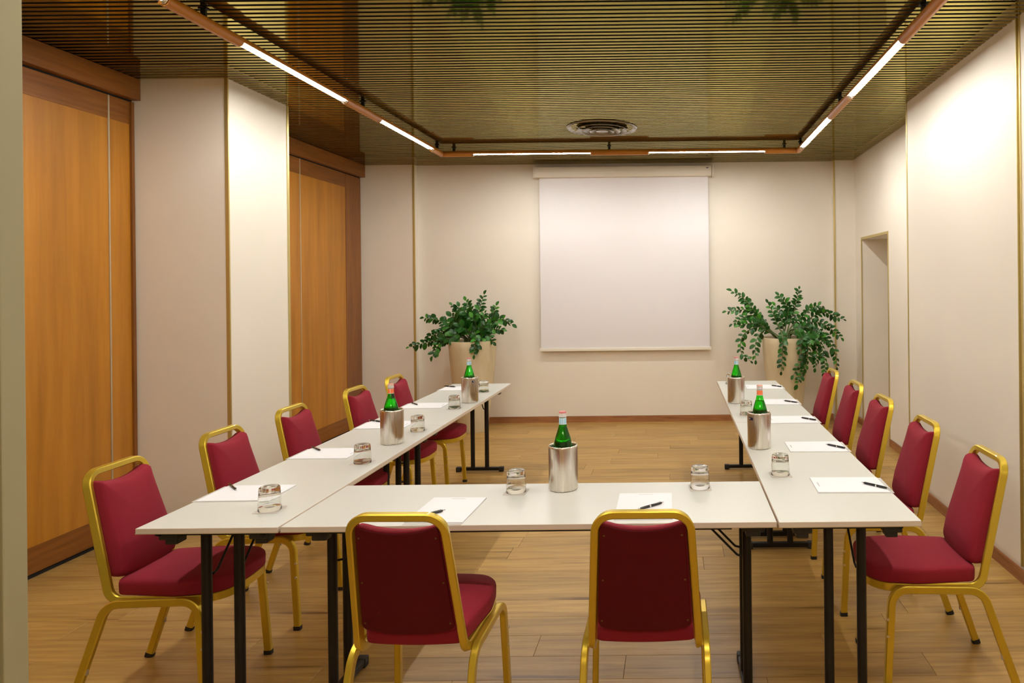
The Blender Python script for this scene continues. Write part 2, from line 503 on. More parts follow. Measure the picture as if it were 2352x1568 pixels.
# wooden sliding partitions in the two bays on the left
def partition(n, y0, y1, joints, stile=None):
    d = bpy.data.objects.new('door_%d' % n, None); COL.objects.link(d)
    d['kind'] = 'structure'
    ys = [y0] + joints + [y1]
    for a, b in zip(ys[:-1], ys[1:]):
        a += 0.006; b -= 0.006
        t = 0.035
        fb = b
        if stile and b > y1 - 0.1:
            fb = stile
            struct('stile', B(XL - t, XL + 0.004, stile, b, 0.025, 2.85, 0.002), M['cherry_stile'], d)
        struct('panel', B(XL - t, XL, a, fb, 0.175, 2.70, 0.001), M['cherry'], d)
        struct('top_rail', B(XL - t, XL + 0.002, a, fb, 2.70, 2.85, 0.001), M['cherry_rail'], d)
        struct('bottom_rail', B(XL - t, XL + 0.002, a, fb, 0.025, 0.175, 0.001), M['cherry_rail'], d)
    for j in joints:
        struct('joint_strip', B(XL - 0.03, XL + 0.004, j - 0.0058, j + 0.0058, 0.025, 2.85, 0.001), M['silver_strip'], d)
    struct('track', B(XL - 0.035, XL - 0.002, y0, y1, 2.853, 2.90), M['black'], d)
    struct('floor_track', B(XL - 0.035, XL - 0.004, y0, y1, 0.0005, 0.02), M['black'], d)
    return d
partition(2, YF + 0.01, CY0, [3.20, 4.42])
partition(3, CY1, 7.97, [6.68], stile=7.60)
struct('trim_10', B(-3.635, -3.545, YF + 0.003, CY0 - 0.001, 2.862, ZC - 0.002, 0.002), M['cherry_rail'])
struct('trim_11', B(-3.635, -3.545, CY1 + 0.001, 7.978, 2.862, ZC - 0.002, 0.002), M['cherry_rail'])
struct('trim_12', B(-3.79, -3.64, YF + 0.003, 7.975, 2.90, ZC - 0.002), M['black'])
# dark reveal of the first bay beside the pillar
struct('trim_13', B(-3.64, -3.585, CY0 - 0.03, CY0 - 0.006, 0.0, 2.85), M['cherry_stile'])

# slatted ceiling: every slat an object
ceiling = struct('ceiling', B(-3.95, 2.95, YF - 0.25, YB + 0.15, ZC + 0.09, ZC + 0.2), M['black'])
PITCH, SW = 0.052, 0.0285
bm = bmesh.new()
box(bm, -3.78, 2.08, 0, SW, 0, 0.0026)
es = [e for e in bm.edges if all(v.co.z < 0.001 for v in e.verts) and abs(e.verts[0].co.x - e.verts[1].co.x) > 1]
bmesh.ops.bevel(bm, geom=es, offset=0.0006, segments=1, affect='EDGES')
slat0 = obj('slat', bm, M['slat'], ceiling, 40, loc=(0, YF + 0.01, ZC), kind='structure')
k = 1
while YF + 0.01 + k * PITCH < YB - SW:
    s = slat0.copy(); COL.objects.link(s); s.location = (0, YF + 0.01 + k * PITCH, ZC); k += 1

# lobby behind the opening
bm = bmesh.new()
box(bm, -2.7, -2.6, -2.6, YF - 0.25, 0, 2.9); box(bm, 2.6, 2.7, -2.6, YF - 0.25, 0, 2.9)
box(bm, -2.7, 2.7, -2.7, -2.6, 0, 2.9)
struct('wall_lobby', bm, M['wall'])
struct('ceiling_lobby', B(-2.7, 2.7, -2.7, YF - 0.25, 2.8, 2.9), M['wall'])

# ---------------------------------------------------------------- the tube light loop
lightloop = thing('ceiling_tube_light', 'copper-brown pipe loop with glowing white tube lamps hung under the slatted ceiling', 'ceiling light', (-0.53, 4.35, 2.938))
LX0, LX1, LY0, LY1, LZ = -2.333, 1.275, 1.74, 7.0, 2.938
def rel(v): return (v[0] + 0.53, v[1] - 4.35, v[2] - 2.938)
RP = 0.030
lamps_y = [(1.98, 3.18), (3.73, 4.94), (5.50, 6.71)]
lamps_xb = [(-2.02, -0.82), (-0.25, 0.94)]
def solid(bm, a, b):
    a, b = Vector(rel(a)), Vector(rel(b))
    t = (b - a).normalized(); sweep(bm, [a, b], circ_sec(RP, 20), (0, 0, 1))
def shell(bm, a, b):
    """housing open along its underside: brown outside, white reflector inside"""
    a, b = Vector(rel(a)), Vector(rel(b))
    n = 16; sec = []; H_ = radians(105)
    for r in (RP, RP - 0.003):
        ring = [(r * cos(-H_ + 2 * H_ * i / n), r * sin(-H_ + 2 * H_ * i / n)) for i in range(n + 1)]
        sec += ring if r == RP else ring[::-1]
    sweep(bm, [a, b], sec, (0, 0, 1))
    bm.faces.ensure_lookup_table()
    for i, f in enumerate(bm.faces):
        f.material_index = 1 if n + 1 <= i < 2 * n + 1 else 0
def lampmesh(bm, a, b):
    a, b = Vector(rel(a)), Vector(rel(b))
    t = (b - a).normalized()
    sweep(bm, [a + t * 0.012, b - t * 0.012], circ_sec(0.0095, 14), (0, 0, 1))
def run(p0, p1, axis, lamps):
    """a straight side of the loop"""
    def pt(v):
        q = list(p0); q[axis] = v; return q
    cur = p0[axis]
    for a, b in lamps:
        bm = bmesh.new(); solid(bm, pt(cur), pt(a)); obj('pipe', bm, M['pipe'], lightloop, 40)
        bm = bmesh.new(); shell(bm, pt(a), pt(b)); sh = obj('lamp_shade', bm, [M['pipe'], M['reflector']], lightloop, 40)
        bm = bmesh.new(); lampmesh(bm, pt(a), pt(b)); obj('lamp_tube', bm, M['lamp'], sh, True)
        for v in (a, b):
            bm = bmesh.new()
            s = 1 if v == a else -1
            solid_a = Vector(rel(pt(v + s * 0.003))); solid_b = Vector(rel(pt(v + s * 0.011)))
            sweep(bm, [solid_a, solid_b], circ_sec(0.0268, 16), (0, 0, 1))
            obj('end_ring', bm, M['chrome'], sh, True)
        cur = b
    bm = bmesh.new(); solid(bm, pt(cur), pt(p1[axis])); obj('pipe', bm, M['pipe'], lightloop, 40)
run((LX0, LY0 + 0.03, LZ), (LX0, LY1 - 0.03, LZ), 1, lamps_y)
run((LX1, LY0 + 0.03, LZ), (LX1, LY1 - 0.03, LZ), 1, [(1.98, 3.18), (3.80, 4.95), (5.57, 6.80)])
run((LX0 + 0.03, LY1, LZ), (LX1 - 0.03, LY1, LZ), 0, lamps_xb)
run((LX0 + 0.03, LY0, LZ), (LX1 - 0.03, LY0, LZ), 0, lamps_xb)  # unseen front side, its lamps added to brighten the near tables
for cx, cy, sx, sy in ((LX0, LY0, 1, 1), (LX1, LY0, -1, 1), (LX0, LY1, 1, -1), (LX1, LY1, -1, -1)):
    bm = bmesh.new()
    p = round_path([rel((cx + sx * 0.03, cy, LZ)), rel((cx, cy, LZ)), rel((cx, cy + sy * 0.03, LZ))], 0.02, 4)
    sweep(bm, p, circ_sec(RP, 20), (0, 0, 1)); obj('elbow', bm, M['pipe'], lightloop, 40)
for x, y in [(LX0, 3.455), (LX0, 5.225), (LX0, 6.86), (LX1, 3.50), (LX1, 5.26), (LX1, 6.9), (-2.21, LY1), (-0.64, LY1), (1.13, LY1), (-2.2, LY0), (-0.54, LY0), (1.1, LY0)]:
    bm = bmesh.new()
    a = Vector(rel((x, y, LZ)))
    box(bm, a.x - 0.012, a.x + 0.012, a.y - 0.008, a.y + 0.008, 0.028, ZC - LZ + 0.012)
    box(bm, a.x - 0.02, a.x + 0.02, a.y - 0.014, a.y + 0.014, ZC - LZ - 0.006, ZC - LZ - 0.0005)
    obj('hanger', bm, M['black_steel'], lightloop)

# ---------------------------------------------------------------- round ceiling vent
vent = thing('ceiling_vent', 'round grey metal ceiling air diffuser with concentric rings near the projection screen', 'vent', (-0.63, 6.2, ZC))
bm = bmesh.new(); lathe(bm, [(0.315, 0.003), (0.318, -0.004), (0.305, -0.012), (0.235, 0.018), (0.225, 0.018), (0.29, -0.004)], 64); obj('outer_ring', bm, M['vent'], vent, 40)
for r0, z in ((0.225, -0.018), (0.168, -0.026), (0.112, -0.034)):
    bm = bmesh.new(); lathe(bm, [(r0, z), (r0 - 0.003, z - 0.004), (r0 - 0.055, z + 0.036), (r0 - 0.052, z + 0.040), (r0, z)], 56); obj('ring', bm, M['vent'], vent, 40)
bm = bmesh.new(); lathe(bm, [(0, -0.030), (0.05, -0.034), (0.06, -0.030), (0.05, -0.022), (0, -0.018)], 32); obj('centre_disc', bm, M['vent'], vent, True)
bm = bmesh.new()
for a in (0, pi / 2):
    c, s = cos(a), sin(a)
    sweep(bm, [(-0.23 * c, -0.23 * s, 0.0), (0.23 * c, 0.23 * s, 0.0)], rect_sec(0.012, 0.006, 0.001), (0, 0, 1))
obj('spider', bm, M['black_steel'], vent)
bm = bmesh.new(); lathe(bm, [(0, 0.022), (0.26, 0.022), (0.26, 0.024), (0, 0.024)], 40); obj('backing', bm, M['black'], vent)

# ---------------------------------------------------------------- projection screen
scr = thing('projection_screen', 'white pull-down projection screen with cream case on the back wall', 'projector screen', (-0.57, YB, 2.84))
bm = bmesh.new(); box(bm, -1.03, 1.02, -0.105, -0.002, 0.0, 0.125, 0.018); case = obj('case', bm, M['screen_case'], scr, 40)
bm = bmesh.new(); box(bm, -1.02, 1.01, -0.108, -0.104, 0.052, 0.058); obj('groove', bm, M['white_bead'], case)
bm = bmesh.new(); box(bm, 0.955, 0.980, -0.1065, -0.1045, 0.090, 0.100); obj('badge', bm, M['label_navy'], case)
for sx in (-1.045, 1.02):
    bm = bmesh.new(); box(bm, sx, sx + 0.025, -0.11, -0.002, -0.004, 0.13, 0.012); obj('end_cap', bm, M['screen_case'], case, 40)
bm = bmesh.new(); box(bm, -0.978, 0.978, -0.054, -0.052, -1.972, 0.012); obj('fabric', bm, M['screen'], scr)
bm = bmesh.new(); box(bm, -0.995, 0.995, -0.064, -0.042, -2.006, -1.970, 0.004); obj('weight_bar', bm, M['screen_bar'], scr, 40)

# ---------------------------------------------------------------- folding tables
TZ = 0.746
TL, TW = 1.79, 0.513
def make_table(label):
    """long axis = local y, centred"""
    t = thing('folding_table', label, 'table', group='white folding tables in a U shape')
    bm = bmesh.new()
    box(bm, -TW / 2, TW / 2, -TL / 2, TL / 2, TZ - 0.019, TZ)
    es = [e for e in bm.edges]
    bmesh.ops.bevel(bm, geom=es, offset=0.0012, segments=1, affect='EDGES')
    for f in bm.faces:
        f.material_index = 0 if f.normal.z > 0.9 else 1
    bm.normal_update()
    for f in bm.faces:
        f.material_index = 0 if f.calc_center_median().z > TZ - 0.0005 else 1
    obj('tabletop', bm, [M['tabletop'], M['edge']], t)
    bm = bmesh.new()
    h = 0.0008
    for x0, x1, y0, y1 in ((-TW / 2 - h, TW / 2 + h, -TL / 2 - h, -TL / 2 + 0.004), (-TW / 2 - h, TW / 2 + h, TL / 2 - 0.004, TL / 2 + h),
                           (-TW / 2 - h, -TW / 2 + 0.004, -TL / 2, TL / 2), (TW / 2 - 0.004, TW / 2 + h, -TL / 2, TL / 2)):
        box(bm, x0, x1, y0, y1, TZ - 0.0205, TZ - 0.0185)
    obj('edge_strip', bm, M['edge_line'], t)
    for s in (-1, 1):
        bm = bmesh.new(); box(bm, s * 0.215 - 0.012, s * 0.215 + 0.012, -TL / 2 + 0.16, TL / 2 - 0.16, TZ - 0.036, TZ - 0.0207)
        obj('rail', bm, M['black_steel'], t)
    for e in (-1, 1):
        ye = e * (TL / 2 - 0.090)
        bm = bmesh.new(); box(bm, -0.165, 0.165, ye - 0.018, ye + 0.018, TZ - 0.052, TZ - 0.0207, 0.003)
        br = obj('crossbar', bm, M['black_steel'], t)
        for s in (-1, 1):
            bm = bmesh.new()
            box(bm, s * 0.165 - 0.035, s * 0.165 + 0.035, ye - 0.055, ye + 0.03, TZ - 0.056, TZ - 0.021, 0.006)
            box(bm, s * 0.165 - 0.022, s * 0.165 + 0.022, ye - 0.04, ye + 0.015, TZ - 0.078, TZ - 0.05, 0.006)
            obj('hinge_block', bm, M['black_plastic'], br)
            bm = bmesh.new(); tube(bm, (s * 0.061, ye, 0.028), (s * 0.061, ye, TZ - 0.05), 0.0182, 16)
            obj('leg', bm, M['black_steel'], t, 40)
            bm = bmesh.new()
            yi = ye - e * 0.20
            p = round_path([(s * 0.045, yi, TZ - 0.030), (s * 0.045, ye - e * 0.035, TZ - 0.20), (s * 0.045, ye - e * 0.012, TZ - 0.205)], 0.015, 4)
            sweep(bm, p, circ_sec(0.0045, 8), (1, 0, 0)); obj('brace', bm, M['black_steel'], t, 40)
        bm = bmesh.new(); box(bm, -0.175, 0.175, ye - 0.018, ye + 0.018, 0.010, 0.038, 0.006)
        ft = obj('foot', bm, M['black_steel'], t, 40)
        for s in (-1, 1):
            bm = bmesh.new(); box(bm, min(s * 0.165, s * 0.205), max(s * 0.165, s * 0.205), ye - 0.021, ye + 0.021, 0.0, 0.041, 0.007)
            obj('foot_cap', bm, M['black_plastic'], ft, 40)
        for s in (-1, 1):
            bm = bmesh.new()
            yy = e * (TL / 2 - 0.03)
            p = round_path([(s * 0.19, yy - e * 0.02, TZ - 0.024), (s * 0.19, yy, TZ - 0.036), (s * 0.19, yy + e * 0.02, TZ - 0.026)], 0.01, 3)
            sweep(bm, p, circ_sec(0.004, 6), (1, 0, 0))
            obj('link_hook', bm, M['black_steel'], t)
    return t
t0 = make_table('nearest white folding table of the left row, against the cross table')
TXL, TXR = -1.693, 0.626
Y1 = 2.493
def put_table(x, y, rz, label):
    t = copy_tree(t0); t.location = (x, y, 0); t.rotation_euler = (0, 0, rz); t['label'] = label
    return t
t0.location = (TXL, Y1 + TL / 2, 0)
put_table(TXL, Y1 + TL * 1.5 + 0.003, 0, 'far white folding table of the left row, ending by the left planter')
put_table(TXR, Y1 + TL / 2 - 0.002, 0, 'nearest white folding table of the right row, against the cross table')
put_table(TXR, Y1 + TL * 1.5 + 0.002, 0, 'far white folding table of the right row, ending by the right planter')
put_table((TXL + TXR) / 2, Y1 + TW / 2 + 0.002, pi / 2, 'white folding cross table joining the two rows, behind two chairs')

# ---------------------------------------------------------------- banquet chairs
def outline(corners, seg=6):
    """rounded polygon in 2-D; corners (x, y, r)"""
    out = []
    n = len(corners)
    for i in range(n):
        x, y, r = corners[i]
        p = Vector((x, y)); a = Vector(corners[i - 1][:2]); b = Vector(corners[(i + 1) % n][:2])
        d1 = (a - p).normalized(); d2 = (b - p).normalized()
        ang = d1.angle(d2)
        if r <= 0 or ang > pi - 0.02:
            out.append(p); continue
        t = min(r / math.tan(ang / 2), (a - p).length * 0.49, (b - p).length * 0.49)
        p1, p2 = p + d1 * t, p + d2 * t
        rr = t * math.tan(ang / 2)
        c = p + (d1 + d2).normalized() * (rr / sin(ang / 2))
        v1, v2 = p1 - c, p2 - c; th = v1.angle(v2)
        for k in range(seg + 1):
            f = k / seg
            out.append(c + (v1 * sin((1 - f) * th) + v2 * sin(f * th)) / sin(th))
    return out

def densify(pts, d):
    out = []
    for i, p in enumerate(pts):
        q = pts[(i + 1) % len(pts)]
        n = max(1, int((q - p).length / d))
        for k in range(n):
            out.append(p.lerp(q, k / n))
    return out

def pillow(bm, pts, layers, place, centre):
    """layers: list of (scale, height); place maps (x, y, h) to 3-D"""
    rings = []
    for s, h in layers:
        rings.append([bm.verts.new(place(centre[0] + (p.x - centre[0]) * s, centre[1] + (p.y - centre[1]) * s, h)) for p in pts])
    n = len(pts)
    for a, b in zip(rings[:-1], rings[1:]):
        for i in range(n):
            j = (i + 1) % n
            bm.faces.new((a[i], a[j], b[j], b[i]))
    bm.faces.new(rings[0][::-1])
    c = bm.verts.new(place(centre[0], centre[1], layers[-1][1] + 0.0005))
    for i in range(n):
        bm.faces.new((rings[-1][i], rings[-1][(i + 1) % n], c))

def back_y(z):            # centre line of the leaning back frame
    return -0.138 - (z - 0.46) * 0.245

def make_chair(label):
    t = thing('banquet_chair', label, 'chair', group='burgundy and gold banquet chairs')
    sec = rect_sec(0.030, 0.023, 0.0035)
    for s in (-1, 1):
        x = s * 0.200; xf = s * 0.212
        # rear leg with rear half of the side rail
        bm = bmesh.new()
        p = round_path([(x, 0.06, 0.418), (x, -0.125, 0.415), (s * 0.208, -0.262, 0.014)], 0.075, 8)
        sweep(bm, p, sec, (0, 0, 1)); lg = obj('leg', bm, M['gold'], t, 40)
        bm = bmesh.new(); sweep(bm, [(s * 0.208, -0.2665, 0.0), (s * 0.208, -0.261, 0.018)], rect_sec(0.034, 0.025, 0.004), (0, 1, 0)); obj('foot_cap', bm, M['rubber'], lg)
        bm = bmesh.new(); box(bm, s * 0.206 - 0.006, s * 0.206 + 0.006, -0.204, -0.192, 0.15, 0.18, 0.003); obj('stacking_bumper', bm, M['clear_plastic'], lg)
        # front leg with front half of the rail
        bm = bmesh.new()
        p = round_path([(x, 0.06, 0.418), (x, 0.222, 0.420), (xf, 0.248, 0.014)], 0.062, 8)
        sweep(bm, p, sec, (0, 0, 1)); lg = obj('leg', bm, M['gold'], t, 40)
        bm = bmesh.new(); sweep(bm, [(xf, 0.248, 0.0), (xf, 0.248, 0.018)], rect_sec(0.034, 0.025, 0.004), (0, 1, 0)); obj('foot_cap', bm, M['rubber'], lg)
        for z in (0.31, 0.245):
            bm = bmesh.new()
            xx = xf - s * (z / 0.42) * 0.011
            tube(bm, (xx + s * 0.009, 0.243, z), (xx + s * 0.0135, 0.243, z), 0.0055, 10)
            obj('glide_plug', bm, M['steel'], lg)
    # back frame: one inverted U that curls forward onto the side rails
    bm = bmesh.new()
    bsec = rect_sec(0.024, 0.029, 0.0035)
    for s in (-1, 1):
        p = round_path([(0, back_y(0.893), 0.893), (s * 0.146, back_y(0.893), 0.893), (s * 0.174, back_y(0.43), 0.4175), (s * 0.1755, 0.10, 0.4175)], [0.058, 0.055], 9)
        sweep(bm, p, bsec, (0, 0, 1), caps=(False, True))
    bmesh.ops.remove_doubles(bm, verts=bm.verts[:], dist=0.0001)
    obj('back_frame', bm, M['gold'], t, 40)
    # seat frame: gold rim under the cushion
    so = outline([(-0.166, -0.115, 0.028), (0.166, -0.115, 0.028), (0.190, 0.12, 0.2), (0.168, 0.285, 0.085), (-0.168, 0.285, 0.085), (-0.190, 0.12, 0.2)], 7)
    so = densify(so, 0.025)
    so = [Vector((p.x, p.y + (0.022 * (1 - (p.x / 0.17) ** 2) if p.y > 0.2 else (-0.014 * (1 - (p.x / 0.166) ** 2) if p.y < -0.08 else 0)))) for p in so]   # bowed front edge
    rim = [p for p in so if p.y > 0.06]
    k0 = next(k for k, p in enumerate(so) if p.y <= 0.06 and so[(k + 1) % len(so)].y > 0.06)
    rim = []
    k = (k0 + 1) % len(so)
    while so[k].y > 0.06:
        rim.append(so[k]); k = (k + 1) % len(so)
    bm = bmesh.new()
    sweep(bm, [(p.x * 0.972, 0.12 + (p.y - 0.12) * 0.965, 0.4165) for p in rim], rect_sec(0.031, 0.010, 0.002), (0, 0, 1))
    obj('seat_frame', bm, M['gold'], t, 40)
    bm = bmesh.new()
    pillow(bm, so, [(0.972, 0.4325), (0.992, 0.4345), (1.0, 0.441), (1.004, 0.474), (0.996, 0.483), (0.972, 0.489), (0.90, 0.4935), (0.72, 0.4985), (0.42, 0.503), (0.18, 0.504)],
           lambda x, y, h: (x, y, h), (0, 0.09))
    obj('seat', bm, M['fabric'], t, True)
    # backrest cushion with a dipped top edge
    z0, z1 = 0.492, 0.866
    def hw(z): return 0.170 - (z - 0.43) / 0.46 * 0.026 - 0.0122
    top = [(x, z1 - 0.024 * (1 - (x / 0.125) ** 2) ** 0.8 - 0.001, 0) for x in (0.115, 0.09, 0.06, 0.03, 0.0, -0.03, -0.06, -0.09, -0.115)]
    c = [(-hw(z0), z0 + 0.004, 0.024), (-0.06, z0 - 0.014, 0.2), (0.06, z0 - 0.014, 0.2), (hw(z0), z0 + 0.004, 0.024), (hw(0.66), 0.66, 0), (hw(z1), z1 - 0.002, 0.026)] + top + [(-hw(z1), z1 - 0.002, 0.026), (-hw(0.66), 0.66, 0)]
    bo = densify(outline(c, 5), 0.03)
    def place(x, z, h):
        bow = 0.006 * (1 - (x / 0.16) ** 2)
        low = 0.012 * max(0, 1 - abs(z - 0.60) / 0.2)
        return (x, back_y(z) + h + (bow + low if h > 0.012 else 0), z)
    bm = bmesh.new()
    pillow(bm, bo, [(0.985, -0.004), (1.0, 0.0), (1.004, 0.014), (0.995, 0.028), (0.965, 0.038), (0.90, 0.045), (0.75, 0.050), (0.45, 0.053), (0.2, 0.054)], place, (0, 0.68))
    br = obj('backrest', bm, M['fabric'], t, True)
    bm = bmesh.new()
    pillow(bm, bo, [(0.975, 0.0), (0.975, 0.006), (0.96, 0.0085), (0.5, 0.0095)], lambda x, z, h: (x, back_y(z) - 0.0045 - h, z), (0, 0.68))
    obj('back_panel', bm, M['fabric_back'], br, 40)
    for s in (-1, 1):
        for zr in (0.825, 0.67, 0.525):
            bm = bmesh.new(); lathe(bm, [(0, 0.0), (0.0032, 0.0), (0.0032, 0.0008), (0.0016, 0.0012), (0, 0.0012)], 10)
            bmesh.ops.transform(bm, matrix=Matrix.Translation((s * (hw(zr) - 0.014), back_y(zr) - 0.0130, zr)) @ Matrix.Rotation(pi / 2, 4, 'X'), verts=bm.verts[:])
            obj('rivet', bm, M['bronze'], br)
    return t

ordn = ['nearest', 'second nearest', 'middle', 'second farthest', 'farthest']
chair0 = make_chair('x')
chairs = []
rz_left, rz_right = -pi / 2, pi / 2
for i, (x, y, a) in enumerate([(-2.045, 2.830, 1), (-2.035, 3.47, 0), (-2.045, 4.12, 0), (-2.01, 4.86, -1), (-1.98, 5.47, 0)]):
    c = chair0 if i == 0 else copy_tree(chair0)
    c.location = (x, y, 0); c.rotation_euler = (0, 0, rz_left + radians(a))
    c['label'] = '%s burgundy banquet chair with gold frame on the left side of the U-shaped tables' % ordn[i]
for i, (x, y, a) in enumerate([(1.055, 2.87, -1), (1.05, 3.55, 0), (1.04, 4.24, 1), (1.035, 4.87, 0), (1.03, 5.56, 0)]):
    c = copy_tree(chair0)
    c.location = (x, y, 0); c.rotation_euler = (0, 0, rz_right + radians(a))
    c['label'] = '%s burgundy banquet chair with gold frame on the right side of the U-shaped tables' % ordn[i]
for i, (x, y, a) in enumerate([(-0.864, 2.395, -1.5), (-0.105, 2.398, 0)]):
    c = copy_tree(chair0)
    c.location = (x, y, 0); c.rotation_euler = (0, 0, radians(a))
    c['label'] = 'burgundy banquet chair seen from behind, the %s one of two at the front cross table' % ('left' if i == 0 else 'right')

# ---------------------------------------------------------------- table settings
ordl = ['nearest', 'second nearest', 'third', 'fourth', 'farthest']
def make_pad():
    p = thing('notepad', 'x', 'notepad')
    bm = bmesh.new(); box(bm, -0.1075, 0.1075, -0.160, 0.150, 0, 0.0012); obj('backing_card', bm, M['card'], p)
    bm = bmesh.new(); box(bm, -0.107, 0.107, -0.142, 0.149, 0.0013, 0.0048, 0.0003); obj('paper_block', bm, M['paper'], p)
    bm = bmesh.new(); r = random.Random(2); x = -0.028
    while x < 0.028:
        w = r.uniform(0.002, 0.0045); box(bm, x, x + w, 0.128, 0.1325, 0.0049, 0.0051); x += w + 0.0015
    obj('printed_heading', bm, M['print'], p, kind='stuff')
    return p
pad0 = make_pad()
# local +y points away from the sitter
pads = [('left', i, -1.80, y, -pi / 2 + a) for i, (y, a) in enumerate([(2.905, 0.02), (3.58, 0.0), (4.30, 0.03), (4.975, 0.01), (5.79, -0.02)])]
pads += [('right', i, 0.733, y, pi / 2 + a) for i, (y, a) in enumerate([(2.932, -0.03), (3.617, -0.02), (4.335, 0.0), (4.98, -0.02), (5.70, -0.02)])]
pads += [('front', 0, -0.880, 2.659, -0.03), ('front', 1, -0.123, 2.690, 0.01)]
pens = {('left', 0): ((-1.967, 3.038), (-1.853, 2.922)), ('left', 1): ((-1.961, 3.717), (-1.847, 3.61)), ('left', 2): ((-1.953, 4.423), (-1.853, 4.369)),
        ('left', 3): ((-1.945, 5.083), (-1.843, 4.968)), ('left', 4): ((-1.955, 5.885), (-1.865, 5.845)),
        ('right', 0): ((0.786, 2.945), (0.886, 2.839)), ('right', 1): ((0.785, 3.645), (0.887, 3.531)), ('right', 2): ((0.783, 4.368), (0.887, 4.26)),
        ('right', 3): ((0.775, 4.997), (0.883, 4.892)), ('right', 4): ((0.793, 5.745), (0.886, 5.638)),
        ('front', 0): ((-0.975, 2.55), (-0.886, 2.63)), ('front', 1): ((-0.150, 2.615), (-0.053, 2.700))}
def make_pen():
    p = thing('pen', 'x', 'pen')
    # along local y, lying at z = radius 0.005
    def lx(bm, prof):
        lathe(bm, prof, 14)
        bmesh.ops.transform(bm, matrix=Matrix.Translation((0, 0, 0.0052)) @ Matrix.Rotation(-pi / 2, 4, 'X'), verts=bm.verts[:])
    bm = bmesh.new(); lx(bm, [(0, -0.052), (0.0038, -0.050), (0.005, -0.035), (0.0052, -0.002), (0.0052, 0.002), (0.005, 0.05), (0.0035, 0.058), (0, 0.0585)]); obj('barrel', bm, M['pen'], p, 40)
    bm = bmesh.new(); lx(bm, [(0, -0.069), (0.001, -0.068), (0.0034, -0.054), (0.0036, -0.0505), (0, -0.0505)]); obj('tip', bm, M['chrome'], p, 40)
    bm = bmesh.new(); lx(bm, [(0, 0.069), (0.0022, 0.068), (0.0022, 0.0585), (0, 0.0585)]); obj('clicker', bm, M['chrome'], p, 40)
    bm = bmesh.new(); lx(bm, [(0.00525, -0.003), (0.0056, -0.002), (0.0056, 0.002), (0.00525, 0.003)]); obj('band', bm, M['chrome'], p, 40)
    bm = bmesh.new(); box(bm, -0.0015, 0.0015, 0.015, 0.052, 0.0105, 0.0118); box(bm, -0.0015, 0.0015, 0.049, 0.052, 0.0085, 0.0118); obj('clip', bm, M['chrome'], p)
    return p
pen0 = make_pen()
ZP = TZ + 0.0049
first = True
for side, i, x, y, a in pads:
    p = pad0 if first else copy_tree(pad0)
    q = pen0 if first else copy_tree(pen0)
    first = False
    p.location = (x, y, TZ + 0.0002); p.rotation_euler = (0, 0, a)
    p['group'] = 'white notepads laid out on the tables'
    (xa, ya), (xb, yb) = pens[(side, i)]
    q.location = ((xa + xb) / 2, (ya + yb) / 2, ZP)
    sgn = 1 if side == 'right' else -1
    d = Vector((xb - xa, yb - ya))
    q.rotation_euler = (0, 0, math.atan2(d.y, d.x) - pi / 2 + (pi if side in ('right',) else 0))
    q['group'] = 'black pens lying on the notepads'
    if side == 'front':
        w = 'left' if i == 0 else 'right'
        p['label'] = 'white notepad on the front cross table before the %s chair' % w
        q['label'] = 'black pen with chrome tip on the notepad before the %s front chair' % w
    else:
        p['label'] = 'white notepad on the %s table row, %s of its five' % (side, ordl[i])
        q['label'] = 'black and chrome pen on the %s notepad of the %s table row' % (ordl[i], side)

def make_coaster():
    c = thing('coaster', 'x', 'coaster')
    pts = outline([(-0.046, -0.046, 0.008), (0.046, -0.046, 0.008), (0.046, 0.046, 0.008), (-0.046, 0.046, 0.008)], 4)
    bm = bmesh.new(); lo_ = [bm.verts.new((p.x, p.y, 0)) for p in pts]; hi = [bm.verts.new((p.x, p.y, 0.0012)) for p in pts]
    bm.faces.new(lo_[::-1]); bm.faces.new(hi)
    for k in range(len(pts)):
        j = (k + 1) % len(pts); bm.faces.new((lo_[k], lo_[j], hi[j], hi[k]))
    obj('card', bm, M['coaster'], c)
    bm = bmesh.new(); r = random.Random(5); x = -0.02
    while x < 0.02:
        w = r.uniform(0.0025, 0.005); box(bm, x, x + w, -0.004, 0.004, 0.0012, 0.0014); x += w + 0.002
    obj('printed_mark', bm, M['print'], c, kind='stuff')
    return c
def make_glass():
    g = thing('tumbler', 'x', 'glass')
    bm = bmesh.new()          # upside down: rim at the bottom, one closed solid
    lathe(bm, [(0.0408, 0.0), (0.0415, 0.0008), (0.0405, 0.02), (0.0388, 0.055), (0.0378, 0.078), (0.0366, 0.0865), (0.033, 0.0898), (0.024, 0.0892), (0.018, 0.0874), (0.0, 0.0870),
               ], 48)
    lathe(bm, [(0.0408, 0.0), (0.0398, 0.0008), (0.0390, 0.02), (0.0374, 0.055), (0.0356, 0.0655), (0.030, 0.0695), (0.0, 0.0700)], 48)
    bmesh.ops.remove_doubles(bm, verts=bm.verts[:], dist=1e-5)
    obj('glass_body', bm, M['glass_base'], g, 60)
    return g
co0, gl0 = make_coaster(), make_glass()
